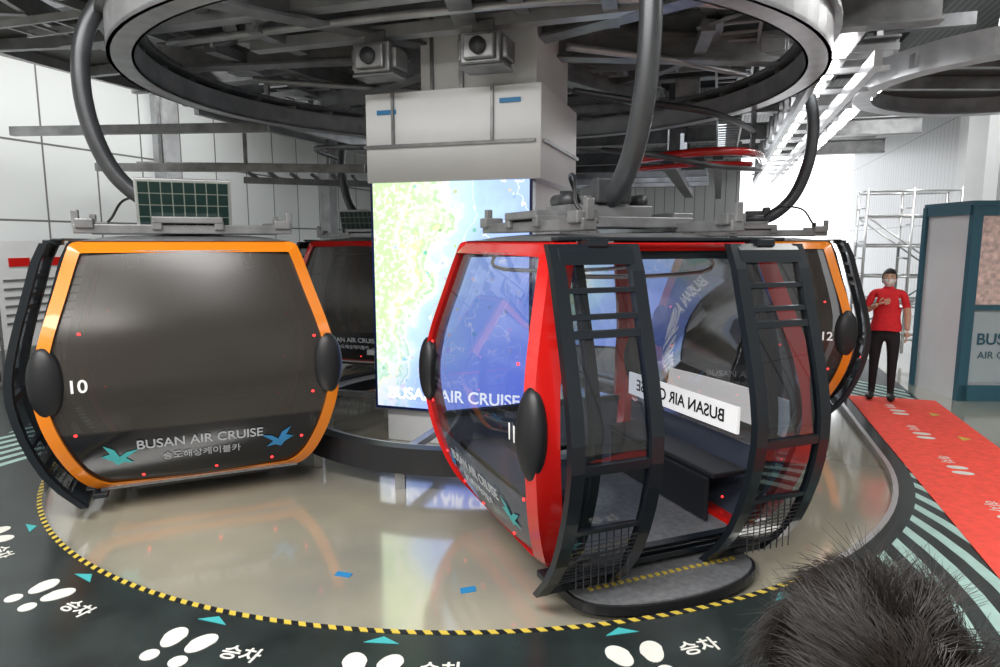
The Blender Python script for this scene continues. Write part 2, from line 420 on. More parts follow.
def pane_y(name,x0,x1,z0,z1,off,sgn,m,parent,n=14,xs=False):
    v=[];f=[]
    for i in range(n+1):
        z=z0+(z1-z0)*i/n; w=W(z); a,b=x0,x1
        if xs:
            k=Lf(z)-.08; a=max(-k,x0) if x0<0 else min(x0,k); b=min(k,x1) if x1>0 else max(x1,-k)
        v+=[(a,sgn*(w+off),z),(b,sgn*(w+off),z)]
    for i in range(n): f.append((i*2,i*2+1,i*2+3,i*2+2))
    return mesh(name,v,f,m,parent,smooth=True)
SOLAR=mat('solar_cell',(.010,.030,.028),.22,.2); GRID=mat('solar_grid_lines',(.30,.33,.30),.4,.3)
def gondola(center,outward,color,gl,number,solar=0,low=None,bulge=.62):
    low=low or M['blackgl']
    o=Vector((outward[0],outward[1],0)).normalized()
    x=Vector((o.y,-o.x,0)); rot=math.atan2(x.y,x.x)
    g=empty('cable_car_gondola',(center[0],center[1],0),rot)
    zs=[p[0] for p in WS]
    right=[(W(z),z) for z in zs]
    outline=right+[(-a,b) for a,b in reversed(right)]
    N=len(outline)
    for sx in (1,-1):
        v=[];f=[]
        for i,(y,z) in enumerate(outline):
            a=outline[i-1]; b=outline[(i+1)%N]
            t=Vector((b[0]-a[0],b[1]-a[1])); t.normalize(); nrm=Vector((-t.y,t.x))
            if nrm.dot(Vector((-y,1.05-z)))<0: nrm=-nrm
            iy=y+nrm.x*.085; iz=z+nrm.y*.085
            iy=math.copysign(max(abs(iy),.02),y); iz=min(max(iz,.185),1.925)
            Lo=Lf(z); Li=Lf(iz)
            v+=[(sx*(Lo+.012),y,z),(sx*(Li+.035),iy,iz),(sx*(Li-.07),iy,iz),(sx*(Lo-.13),y,z)]
        for i in range(N):
            a=i*4;b=((i+1)%N)*4
            for k in range(4):
                l=(k+1)%4; f.append((a+k,b+k,b+l,a+l))
        mesh('end_frame',v,f,color,g,smooth=False)
        def pane(nm,z0,z1,m,off=0,nz=14,ny=14):
            v=[];f=[]
            for j in range(nz+1):
                z=z0+(z1-z0)*j/nz; w=W(z)-.07
                if z<.3: w=W(z)-.08
                for i in range(ny+1):
                    y=-w+2*w*i/ny
                    v.append((sx*(Lf(z)+off+.035*(1-(y/w)**2)),y,z))
            for j in range(nz):
                for i in range(ny):
                    k=j*(ny+1)+i; f.append((k,k+1,k+ny+2,k+ny+1))
            return mesh(nm,v,f,m,g,smooth=True)
        pane('end_window',.62,1.93,gl)
        pane('end_lower_panel',.17,.63,low,nz=8)
        for sy in (1,-1):
            ellipsoid('corner_bumper',(sx*(Lf(1.0)-.01),sy*.965,1.02),(.075,.115,.25),M['black'],g)
        r=(0,sx,0)
        def tx(nm,body,size,y,z,m,bold=0):
            dz=.05; t=Vector((sx*(Lf(z+dz)-Lf(z-dz)),0,2*dz)).normalized()
            text(nm,body,size,(sx*(Lf(z)+.042),y,z),r,t,m,g,bold=bold)
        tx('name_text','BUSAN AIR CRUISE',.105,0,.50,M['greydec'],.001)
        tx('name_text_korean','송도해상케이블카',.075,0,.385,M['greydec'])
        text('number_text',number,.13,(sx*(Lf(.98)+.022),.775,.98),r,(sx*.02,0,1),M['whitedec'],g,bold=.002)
        for yy,fl_ in ((-.56,1),(.56,-1)):
            shp=[(-.13,.05),(-.05,.035),(0,0),(.03,.06),(.10,.10),(.06,.03),(.12,.01),(.05,-.03),(.02,-.07),(-.02,-.05),(-.09,-.06),(-.04,-.015)]
            zz=.42; vv=[]
            for a,b in shp:
                z=zz+b; y=yy+a*fl_*sx; w=W(z)-.07
                vv.append((sx*(Lf(z)+.008+.035*(1-(y/w)**2)),y,z))
            cx=sum(p[0] for p in vv)/len(vv); 
            vv.append((cx,yy,zz)); n=len(shp)
            mesh('seagull_logo',vv,[(i,(i+1)%n,n) for i in range(n)],M['teal'] if yy>0 else M['blue'],g)
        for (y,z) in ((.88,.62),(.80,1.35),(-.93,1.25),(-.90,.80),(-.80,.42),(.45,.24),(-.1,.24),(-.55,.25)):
            ellipsoid('red_led_reflection',(sx*(Lf(z)+.03*(1-(y/W(z))**2)+.004),y*.93,z),(.006,.012,.010),M['redreflect'],g,8,6)  # red reflections on the window, built as tiny glowing dots
    slab_x('inner_side_lower',-.9,.9,.14,.66,-.04,-.01,-1,low,g,xs=True)
    pane_y('inner_side_window',-.9,.9,.64,1.88,-.02,-1,gl,g,xs=True)
    slab_x('inner_side_rail',-.9,.9,.62,.66,-.05,.005,-1,M['frame'],g,n=2,xs=True)
    slab_x('inner_side_header',-.9,.9,1.88,1.96,-.05,-.002,-1,M['frame'],g,n=3,xs=True)
    slab_x('inner_side_cornice',-.9,.9,1.93,1.97,-.002,.006,-1,color,g,n=3,xs=True)
    slab_x('door_header',-.9,.9,1.945,1.99,-.05,.02,1,color,g,n=3,xs=True)
    slab_x('door_header_seal',-.9,.9,1.90,1.945,-.05,.01,1,M['frame'],g,n=3,xs=True)
    slab_x('door_sill',-.9,.9,.12,.2,-.05,.01,1,M['frame'],g,n=3,xs=True)
    for sx in (1,-1):
        a,b=(.60,.9) if sx>0 else (-.9,-.60)
        pane_y('door_jamb_glass',a,b,.16,1.9,-.02,1,M['glass_jamb'],g,xs=True)
        jj=(.56,.61) if sx>0 else (-.61,-.56)
        slab_x('door_jamb_seal',jj[0],jj[1],.16,1.92,-.06,.01,1,M['frame'],g)
    # interior light strip and grab rails
    boxes('cabin_ceiling_light',[((0,.3,1.948),(.7,.06,.012)),((0,-.3,1.948),(.7,.06,.012))],mat('cabin_light',(1,1,1),.5,emit=(1,1,1),estr=1.2),g)
    for sy in (.45,-.45): tube('grab_rail',[(-.55,sy,1.93),(-.5,sy,1.80),(.5,sy,1.80),(.55,sy,1.93)],.014,M['alu'],g,n=5,seg=8)
    for sx in (1,-1):
        a,b=(.30,.83)
        X0,X1=(a,b) if sx>0 else (-b,-a)
        fo0,fo1=.13,.18
        z0,z1=.05,1.985
        slab_x('door_stile',X0,X0+.075,z0,z1,fo0,fo1,1,M['frame'],g)
        slab_x('door_stile',X1-.075,X1,z0,z1,fo0,fo1,1,M['frame'],g)
        for za,zb in ((z0,.16),(.86,.91),(1.52,1.555),(1.61,1.635),(1.74,1.765),(1.88,z1),(.52,.545)):
            slab_x('door_rail',X0+.05,X1-.05,za,zb,fo0+.005,fo1-.005,1,M['frame'],g,n=3)
        pane_y('door_glass',X0+.07,X1-.07,.14,1.92,fo0+.025,1,M['glass_door'],g)
        gl_=[]; zz=.17
        while zz<.5:
            gl_.append(((X0+X1)/2,zz)); zz+=.03
        boxes('door_grille',[((cx,W(z)+fo0+.045,z),(b-a-.14,.004,.004)) for cx,z in gl_]+[((X0+.09+k*.045,W(.33)+fo0+.045,.33),(.004,.006,.3)) for k in range(8)],M['steel_d'],g)
    boxes('door_track',[((0,W(1.97)+.07,2.01),(1.5,.08,.02)),((0,W(.1)+.06,.10),(1.5,.10,.04)),((-.55,W(1.97)+.12,1.99),(.12,.12,.04)),((.55,W(1.97)+.12,1.99),(.12,.12,.04)),((-.55,W(.1)+.14,.10),(.1,.16,.03)),((.55,W(.1)+.14,.10),(.1,.16,.03))],M['frame'],g,bevel=.006)
    boxes('cabin_floor',[((0,0,.145),(1.36,1.44,.05))],M['checker'],g)
    boxes('under_frame',[((0,0,.085),(1.1,1.1,.07))],M['black'],g,bevel=.02)
    for sx in (1,-1):
        boxes('bench_seat',[((sx*.64,-.0,.50),(.28,1.3,.04)),((sx*.51,0,.33),(.03,1.2,.30))],M['black'],g,bevel=.015)
    v=[];f=[];n=10
    for j in range(n+1):
        for i in range(n+1):
            xx=-1+2*i/n; yy=-1+2*j/n
            v.append((xx*.70,yy*.75,2.0+.05*(1-xx**4)*(1-yy**4)))
    for j in range(n):
        for i in range(n):
            k=j*(n+1)+i; f.append((k,k+1,k+n+2,k+n+1))
    mesh('roof_shell',v,f,M['steel'],g,smooth=True)
    boxes('cabin_ceiling',[((0,0,1.965),(1.2,1.4,.02))],M['steel'],g)
    bl=[]
    for xx in (-.5,.5): bl+=[((xx,0,2.09),(.09,1.55,.07)),((xx,.70,2.13),(.14,.12,.07)),((xx,-.70,2.13),(.14,.12,.07)),((xx,.76,2.17),(.05,.05,.12)),((xx,-.76,2.17),(.05,.05,.12))]
    bl+=[((0,.22,2.12),(1.15,.07,.07)),((0,-.22,2.12),(1.15,.07,.07)),((0,0,2.19),(.62,.34,.08)),((0,0,2.25),(.34,.22,.08)),((.5,0,2.16),(.16,.5,.05)),((-.5,0,2.16),(.16,.5,.05))]
    boxes('roof_carrier_frame',bl,M['steel'],g,bevel=.008)
    for xx in (-.26,.26):
        tube('suspension_damper',[(xx,-.12,2.26),(xx,.12,2.26)],.045,M['steel_d'],g,n=1)
    k=bulge/.68
    hp=[(0,0,2.22),(0,.28*k,2.32),(0,.52*k,2.56),(0,.66*k,2.96),(0,.68*k,3.4),(0,.58*k,3.75),(0,.36*k,4.02),(0,.05,4.12)]
    tube('hanger_arm',hp,.068,M['arm'],g,n=8,seg=14)
    boxes('hanger_foot',[((0,.05,2.30),(.2,.26,.12)),((0,.16,2.32),(.26,.08,.16))],M['steel_d'],g,bevel=.015)
    boxes('hanger_grip',[((0,-.05,4.12),(.36,.36,.16)),((.0,-.2,4.0),(.5,.1,.12))],M['steel'],g,bevel=.01)
    tube('roof_cable',[(.2,.1,2.25),(.35,.25,2.38),(.45,.5,2.36),(.5,.62,2.2),(.42,.70,2.1)],.011,M['black'],g)
    if solar:
        sp=empty('solar_panel_mount'); sp.parent=g; sp.location=(solar*.50,.02,2.28); sp.rotation_euler=(0,solar*.25,0)
        boxes('panel_frame',[((0,0,0),(.04,.68,.40))],M['steel_l'],sp,bevel=.005)
        boxes('panel_back',[((solar*.022,0,0),(.004,.65,.37))],GRID,sp)
        cells=[]
        for r_ in range(4):
            for c_ in range(8): cells.append(((solar*.026,-.28+c_*.08,-.135+r_*.09),(.004,.072,.082)))
        boxes('solar_cells',cells,SOLAR,sp)
        boxes('bracket',[((-solar*.1,.2,-.12),(.22,.03,.03)),((-solar*.1,-.2,-.12),(.22,.03,.03))],M['steel'],sp)
    return g
g10=gondola(C+Vector((-.86,-.51,0))*2.8,(-.91,-.415),M['orange'],M['glass_dark'],'10',solar=-1,bulge=.70)
gred=gondola((.66,4.53,0),(.37,-.93),M['red'],M['glass_red'],'11',low=M['greygl'],bulge=.54)
g12=gondola((3.07,8.25,0),(S.x,S.y),M['orange'],M['glass_dark'],'12')
gb=gondola(P(-2.8,3.0),(-S.x,-S.y),M['red'],M['glass_dark'],'9',solar=-1)
ls=boxes('bright_band_standin',[((-.74,-.06,.83),(.02,1.3,.18))],mat('bright_band_glow',(.85,.85,.85),.4,emit=(1,1,1),estr=.5),gred)  # added glowing panel for the bright band behind the mirrored lettering
tmp=text('mirrored_band_text','BUSAN AIR CRUISE',.125,(-.727,-.06,.83),(0,-1,0),(0,0,1),M['black'],gred,bold=.002)
tmp.matrix_local=Matrix(((0,0,1,-.727),(1,0,0,-.06),(0,1,0,.83),(0,0,0,1)))@Matrix.Diagonal((-1,1,1,1))
# boarding step plate
n=18; out=[(-.62,.55)]
for i in range(n+1):
    t=PI*i/n
    out.append((-.62*math.cos(t),.78+.34*math.sin(t)**.7))
out.append((.62,.55))
sp_=empty('boarding_step_plate',(.66,4.53,0),gred.rotation_euler[2])
def extr(name,out,z0,z1,m,par):
    k=len(out); v=[(a,b,z0) for a,b in out]+[(a,b,z1) for a,b in out]
    f=[tuple(range(k-1,-1,-1)),tuple(range(k,2*k))]+[(i,(i+1)%k,k+(i+1)%k,k+i) for i in range(k)]
    return mesh(name,v,f,m,par)
extr('plate_rim',[(a*1.03,b*1.015) for a,b in out],-.02,.035,M['black'],sp_)
extr('plate_tread',out,.035,.045,M['checker'],sp_)
extr('plate_pedestal',[(-.3,.5),(-.3,.85),(.3,.85),(.3,.5)],PITZ,-.02,M['steel_d'],sp_)
boxes('plate_tape',[((-.5+.05*k,.86,.048),(.025,.03,.004)) for k in range(21)],M['yellow'],sp_)
# ================================================================ CENTRAL COLUMN + DISPLAY, REFLECTED MAP
colm=empty('central_support_column',P(0,0),ANG)
boxes('lower_shaft',[((0,0,1.27),(1.5,1.36,2.66))],M['white'],colm,bevel=.01)
boxes('equipment_casing',[((.03,-.02,2.98),(1.76,1.56,.84))],M['white'],colm,bevel=.01)
boxes('upper_shaft',[((.25,0,4.4),(1.15,1.3,2.2))],M['white'],colm)
boxes('casing_conduit',[((0,-.815,2.90),(1.72,.03,.03)),((.45,-.815,3.15),(.025,.03,.5)),((-.55,-.815,3.15),(.025,.03,.5)),((.925,0,2.9),(.03,1.5,.03)),((.1,-.67,3.9),(.04,.04,1.0)),((-.2,-.67,3.9),(.025,.04,1.0))],M['steel'],colm)
boxes('casing_label',[((-.62,-.81,3.22),(.2,.008,.04)),((.62,-.81,3.26),(.2,.008,.04))],M['blue'],colm)
ds=empty('map_display_screen',P(0,-.73,1.45),ANG)
boxes('frame',[((0,.0,0),(1.66,.10,2.30))],M['bezel'],ds)
boxes('map_face',[((0,-.053,0),(1.60,.008,2.24))],M['map1'],ds)
text('screen_text','BUSAN AIR CRUISE',.165,(0.02,-.062,-.98),(1,0,0),(0,0,1),M['screentext'],ds,bold=.003)
ds2=empty('map_reflection_board',P(.95,4.5,1.06),ANG)  # added glowing board in place of the map reflected in the red cabin
boxes('frame',[((0,.0,0),(2.3,.10,1.74)),((-.9,0,-.98),(.1,.3,.3)),((.9,0,-.98),(.1,.3,.3))],M['blackgl'],ds2)
boxes('map_face',[((0,-.053,0),(2.22,.008,1.66))],M['map2'],ds2)
# inner guide ring rail
gr=empty('inner_guide_rail')
ringband('guide_bumper',1.88,2.0,.10,.32,-180,180,M['black'],gr,full=True,step=4)
ringband('guide_plate',1.78,1.88,.26,.29,-180,180,M['steel_l'],gr,full=True,step=4)
sg=[]
for k in range(12):
    f=2*PI*k/12
    sg.append((P(1.90*math.sin(f),-1.90*math.cos(f),PITZ),P(1.90*math.sin(f),-1.90*math.cos(f),.2),.08,.08))
    if k%3==0: sg.append((P(1.0*math.sin(f),-1.0*math.cos(f),.22),P(1.86*math.sin(f),-1.86*math.cos(f),.22),.08,.06))
beams('guide_posts',sg,M['steel'],gr)
wr=empty('side_guide_rail')
beams('rails',[(P(-2.2,1.6,.42),P(-2.2,12,.42),.12,.07),(P(-1.9,1.6,.30),P(-1.9,12,.30),.06,.05)]+[(P(-2.2,a,PITZ),P(-2.2,a,.4),.08,.08) for a in (1.8,3,5,7,9,11)]+[(P(-1.9,a,PITZ),P(-1.9,a,.3),.05,.05) for a in (1.8,3,5,7,9,11)],M['steel_l'],wr)
# ================================================================ OVERHEAD STRUCTURE
ov=empty('overhead_bullwheel_structure')
ringband('wheel_rim_lower',3.12,3.32,3.50,3.53,-180,180,M['steel_l'],ov,full=True,step=4)
ringband('wheel_rim_web',3.29,3.32,3.50,3.78,-180,180,M['steel_l'],ov,full=True,step=4)
ringband('wheel_rim_inner_web',3.12,3.14,3.50,3.72,-180,180,M['steel_l'],ov,full=True,step=4)
ringband('wheel_rim_upper',3.05,3.38,3.77,3.81,-180,180,M['steel'],ov,full=True,step=4)
ringband('inner_ring',2.30,2.42,3.95,4.10,-180,180,M['steel'],ov,full=True,step=4)
sg=[]
for k in range(8):
    f=2*PI*(k+.35)/8
    sg.append((P(.7*math.sin(f),-.7*math.cos(f),3.98),P(3.28*math.sin(f),-3.28*math.cos(f),3.90),.20,.24))
beams('radial_spokes',sg,M['steel'],ov,ibeam=True)
sg=[]
for k in range(36):
    f=2*PI*k/36
    sg.append((P(3.22*math.sin(f),-3.22*math.cos(f),3.52),P(3.22*math.sin(f),-3.22*math.cos(f),3.78),.16,.015))
beams('rim_stiffeners',sg,M['steel_l'],ov)
ov2=empty('overhead_steel_frame')
sg=[]
for a in (-2.6,-.95,.95,2.6): sg.append((P(-4.4,a,4.24),P(4.4,a,4.24),.22,.30))
for s in (-3.9,-1.3,1.3,3.9): sg.append((P(s,-3.5,4.52),P(s,13,4.52),.2,.26))
for a in (5,8,11): sg.append((P(-5.6,a,4.18),P(6.0,a,4.18),.2,.3))
beams('main_beams',sg,M['steel'],ov2,ibeam=True)
sg=[]
for a in (-3.2,-.3,1.7,3.8,6.5): sg.append((P(-5.5,a,4.85),P(5.5,a,4.85),.12,.16))
for s in (-5,-2.6,0,2.6,5): sg.append((P(s,-5,5.05),P(s,14,5.05),.12,.2))
beams('upper_beams',sg,M['steel_d'],ov2)
sg=[]
for s in (-3.3,3.3,3.75,-3.75):
    sg.append((P(s,0.2,3.62),P(s,13,3.62),.07,.14))
for a in [x*1.0+1 for x in range(12)]:
    sg.append((P(3.3,a,3.7),P(3.3,a,4.3),.06,.06)); sg.append((P(-3.3,a,3.7),P(-3.3,a,4.3),.06,.06))
    sg.append((P(3.2,a,3.70),P(4.0,a,3.70),.06,.05)); sg.append((P(-3.2,a,3.70),P(-4.0,a,3.70),.06,.05))
beams('side_rails',sg,M['steel_l'],ov2)
sg=[]
for s0 in (-2.9,2.35):
    sg.append((P(s0,-2.4,4.02),P(s0,9,4.02),.03,.08)); sg.append((P(s0+.4,-2.4,4.02),P(s0+.4,9,4.02),.03,.08))
    a=-2.3
    while a<9: sg.append((P(s0,a,4.0),P(s0+.4,a,4.0),.03,.02)); a+=.3
for a0 in (-1.85,1.6):
    sg.append((P(-4.2,a0,4.05),P(4.2,a0,4.05),.03,.07)); sg.append((P(-4.2,a0+.3,4.05),P(4.2,a0+.3,4.05),.03,.07))
    s=-4.1
    while s<4.2: sg.append((P(s,a0,4.03),P(s,a0+.3,4.03),.03,.02)); s+=.3
beams('cable_trays',sg,M['steel_l'],ov2)
for s,a,z in ((-1.9,-1.0,4.0),(1.9,-1.0,4.0),(-2.7,-.2,3.98),(2.9,.9,3.98),(.9,-2.5,4.0),(-.9,-2.5,4.02),(2.0,2.5,3.95),(-2.2,2.4,3.95)):
    o=boxes('junction_box',[((0,0,0),(.3,.22,.24)),((0,-.12,0),(.24,.02,.18))],M['steel_l'],ov2,bevel=.01); o.location=P(s,a,z); o.rotation_euler=(0,0,ANG)
sg=[]
for s,a in ((.95,-2.1),(1.6,-1.5),(-1.5,-1.6),(-2.3,-1.2),(2.3,-.4)):
    sg.append((P(s,a,3.86),P(s+.55,a+.7,4.2),.26,.03)); sg.append((P(s,a,3.86),P(s-.1,a+.9,3.9),.12,.1))
beams('gusset_plates',sg,M['steel'],ov2)
for pts in ([P(-2.6,-1.4,3.86),P(-1.2,-1.5,3.84),P(.2,-1.5,3.84),P(1.6,-1.3,3.86),P(2.7,-.6,3.9)],[P(-2.9,.2,3.9),P(-1.6,.9,3.86),P(-.9,1.2,3.84)],[P(1.0,-.2,3.84),P(1.9,.4,3.8),P(2.7,1.6,3.86)]):
    tube('pipe_run',pts,.035,M['steel_l'],ov2,n=6); tube('pipe_run',[p+Vector((.05,.08,.03)) for p in pts],.02,M['black'],ov2,n=6)
ringband('curved_service_deck',4.35,5.7,4.28,4.31,-150,-35,M['grate'],ov2)
ringband('curved_service_deck_edge',4.30,4.36,4.16,4.36,-150,-35,M['steel_l'],ov2)
ringband('curved_service_deck_edge',5.6,5.66,4.16,4.36,-150,-35,M['steel_l'],ov2)
sg=[]
for ph in range(-150,-34,14): sg.append((path(ph,4.3,4.2),path(ph,5.8,4.2),.08,.12))
beams('deck_joists',sg,M['steel'],ov2)
# round deck, upper right
rc=(6.0,7.7)
rd2=empty('round_service_deck')
ringband('deck_rim',1.74,1.80,3.72,3.98,-180,180,M['steel_l'],rd2,step=5,ctr=rc)
ringband('deck_rim_flange',1.66,1.86,3.70,3.73,-180,180,M['steel_l'],rd2,step=5,ctr=rc)
ringband('deck_grating',.2,1.74,3.92,3.95,-180,180,M['grate'],rd2,step=5,ctr=rc)
beams('deck_bearers',[(Vector((rc[0]-1.75,rc[1]+y,3.84)),Vector((rc[0]+1.75,rc[1]+y,3.84)),.1,.14) for y in (-.5,.5)]+[(Vector((rc[0]+x_,rc[1]+y_,3.9)),Vector((rc[0]+x_,rc[1]+y_,5.6)),.08,.08) for x_ in (-1.2,1.2) for y_ in (-1.2,1.2)],M['steel'],rd2)
for s0,s1,a0,a1 in ((-3.7,-1.4,-2.5,-1.0),(1.4,3.7,-2.5,-1.0),(-1.2,1.2,-2.5,-1.0),(-3.7,-1.4,1.05,2.5),(1.4,3.7,1.05,2.5),(-3.7,-1.4,-.8,.8),(1.4,3.7,-.8,.8)):
    o=boxes('walkway_grating',[((0,0,0),(s1-s0,a1-a0,.03))],M['grate'],ov2); o.location=P((s0+s1)/2,(a0+a1)/2,4.42); o.rotation_euler=(0,0,ANG)
for s in (-.55,.48):
    mo=empty('drive_motor',P(s,-1.05,3.62),ANG)
    boxes('motor_housing',[((0,0,0),(.36,.34,.26)),((0,-.19,0),(.28,.05,.2)),((0,0,.18),(.2,.2,.14)),((0,0,-.14),(.42,.28,.03)),((.2,0,0),(.05,.24,.18)),((-.2,0,0),(.05,.24,.18))],M['steel'],mo,bevel=.015)
    tube('motor_flange',[(0,-.21,0),(0,-.25,0)],.07,M['steel_d'],mo,n=1,seg=16)
boxes_c=beams('motor_mount_beam',[(P(-1.9,-1.05,3.86),P(1.9,-1.05,3.86),.14,.10),(P(-2.6,-1.7,3.95),P(2.7,-1.7,3.95),.16,.14)],M['steel_l'],ov2)
tube('cable_conduit',[P(1.2,-.8,3.3),P(1.8,-.9,3.15),P(2.3,-.6,3.1),P(2.6,.4,3.15),P(2.8,2,3.3)],.03,M['black'],ov2)
tube('cable_conduit',[P(1.2,.8,3.0),P(1.8,.2,2.85),P(2.4,1.0,2.8),P(2.9,2.5,2.9),P(3.0,5,3.1)],.03,M['steel_d'],ov2)
tube('cable_conduit',[P(-1.2,-.2,3.0),P(-2.2,.4,3.1),P(-2.9,2,3.2)],.03,M['steel_d'],ov2)
rd=empty('red_track_guard')
tube('guard_loop',[P(1.3,2.0,3.0),P(2.2,1.5,3.02),P(2.8,2.0,3.05),P(3.0,3.4,3.1)],.05,M['red'],rd)
tube('guard_loop_lower',[P(1.3,2.1,2.9),P(2.2,1.65,2.9),P(2.8,2.1,2.93)],.03,M['red'],rd)
beams('guard_hangers',[(P(1.4,2.0,3.0),P(1.4,2.0,4.2),.05,.05),(P(2.8,2.0,3.0),P(2.8,2.0,4.3),.05,.05)],M['steel_d'],rd)
rm=empty('rear_drive_machinery')
sg=[]
for a in (4.2,5.4,6.6,7.8,9.0):
    sg.append((P(-1.6,a,3.3),P(2.2,a,3.3),.14,.18)); sg.append((P(1.7,a,3.3),P(1.7,a,4.4),.1,.1)); sg.append((P(-1.2,a,3.3),P(-1.2,a,4.4),.1,.1))
sg.append((P(1.7,3.5,3.15),P(1.7,11,3.15),.2,.14)); sg.append((P(2.4,3.5,3.2),P(2.4,13,3.2),.14,.1)); sg.append((P(-1.2,3.5,3.15),P(-1.2,11,3.15),.2,.14))
beams('machinery_frame',sg,M['steel_d'],rm,ibeam=False)
lr=empty('launch_rail_assembly')
sg=[(P(-6.9,1.5,3.15),P(-3.0,3.0,3.15),.12,.12),(P(-6.9,2.3,3.25),P(-2.8,4.2,3.25),.10,.14),(P(-4.7,2.2,2.95),P(-2.6,4.0,2.95),.08,.1),(P(-6.9,0.2,3.5),P(-3.3,1.0,3.5),.1,.12)]
for s,a in ((-6,1.9),(-4.8,2.4),(-3.6,2.9)): sg.append((P(s,a,3.1),P(s,a,4.4),.05,.05))
beams('rails',sg,M['steel'],lr)
boxes_l=[]
for k in range(9):
    boxes_l.append((P(-4.6+.25*k,2.4+.2*k,3.0),P(-4.5+.25*k,2.05+.2*k,3.05),.05,.04))
beams('rail_brackets',boxes_l,M['steel'],lr)
lp=empty('linear_ceiling_lights')
for s in (3.52,4.2):
    for k in range(15):
        a=.6+k*.95
        if s>4 and k<2: continue
        o=boxes('lamp_tube',[((0,0,0),(.12,.55,.04))],M['lamp'],lp); o.location=P(s,a,3.82); o.rotation_euler=(0,0,ANG)
        o=boxes('lamp_tray',[((0,0,.05),(.22,.86,.05))],M['steel_l'],lp); o.location=P(s,a,3.82); o.rotation_euler=(0,0,ANG)
# ================================================================ RIGHT SIDE PROPS
cab=empty('display_cabinet',(5.76,8.25,0),-math.radians(2))
boxes('cabinet_body',[((.75,.48,1.2),(1.5,.92,2.4))],M['white'],cab)
boxes('cabinet_frame',[((.05,.0,1.22),(.12,.08,2.44)),((1.45,.0,1.22),(.12,.08,2.44)),((.75,0,2.38),(1.5,.08,.14)),((.75,0,.10),(1.5,.08,.2)),((.75,0,1.18),(1.4,.06,.06)),((-.01,.92,1.22),(.06,.08,2.44)),((-.01,.46,2.38),(.04,.92,.12)),((.75,.45,2.46),(1.56,1.0,.05))],M['tealframe'],cab)
pm=mat('blossom_poster',(.45,.33,.30),.3,noise=.55,nscale=14,emit=(.4,.3,.27),estr=.35)
boxes('poster_upper',[((.75,.01,1.76),(1.28,.02,1.08))],pm,cab)
boxes('poster_lower',[((.75,.01,.68),(1.28,.02,.9))],mat('cabinet_lower_glass',(.42,.50,.54),.15),cab)
text('cabinet_text','BUSAN',.20,(.50,-.012,.78),(1,0,0),(0,0,1),M['tealframe'],cab,bold=.003)
text('cabinet_text','AIR CRUISE',.13,(.54,-.012,.58),(1,0,0),(0,0,1),M['tealframe'],cab)
rbox('white_pillar',(7.45,9.9,2.8),(.55,.55,5.6),M['white'],ANG)
rbox('white_pillar',P(7.0,8.2,2.8),(.5,.5,5.6),M['white'],ANG)
sc=empty('aluminium_scaffold_tower',(6.85,11.4,.01),ANG)
w_,d_,h_=1.35,.75,2.85
def bar(p,q_,r=.024): tube('scaffold_tube',[p,q_],r,M['alu'],sc,n=1,seg=8)
for x_ in (-w_/2,0,w_/2):
    for y_ in (-d_/2,d_/2):
        bar((x_,y_,.12),(x_,y_,h_))
for y_ in (-d_/2,d_/2):
    for z_ in (.35,.9,1.4,1.9,2.4,2.8): bar((-w_/2,y_,z_),(w_/2,y_,z_),.018)
    bar((-w_/2,y_,.35),(w_/2,y_,1.4),.014); bar((w_/2,y_,1.4),(-w_/2,y_,2.4),.014)
for x_ in (-w_/2,0,w_/2):
    z_=.3
    while z_<h_: bar((x_,-d_/2,z_),(x_,d_/2,z_),.015); z_+=.28
boxes('scaffold_deck',[((0,0,1.92),(w_,d_,.05)),((0,0,1.0),(w_,d_,.04))],M['steel_l'],sc)
for x_ in (-w_/2,w_/2):
    for y_ in (-d_/2,d_/2): ellipsoid('caster',(x_,y_,.07),(.07,.03,.07),M['black'],sc,12,8)
ib=empty('information_board',P(-6.9,.6,.005),ANG+PI/2)
boxes('board_panel',[((0,0,1.25),(1.9,.05,1.5))],M['white'],ib)
boxes('board_legs',[((-.85,0,.6),(.05,.05,1.2)),((.85,0,.6),(.05,.05,1.2)),((-.85,0,.02),(.06,.4,.04)),((.85,0,.02),(.06,.4,.04))],M['steel'],ib)
boxes('board_graphics',[((-.5+.5*k,-.03,1.7),(.3,.01,.12)) for k in range(3)],M['red'],ib)
boxes('board_lines',[((0,-.03,1.45-.12*k),(1.5,.01,.03)) for k in range(6)],M['steel'],ib)
flat('blue_floor_sticker',[[(-1.03,3.90),(-.93,3.87),(-.92,3.92),(-1.02,3.95)],[(-.23,3.68),(-.14,3.71),(-.15,3.77),(-.24,3.74)]],PITZ+.001,M['blue'])
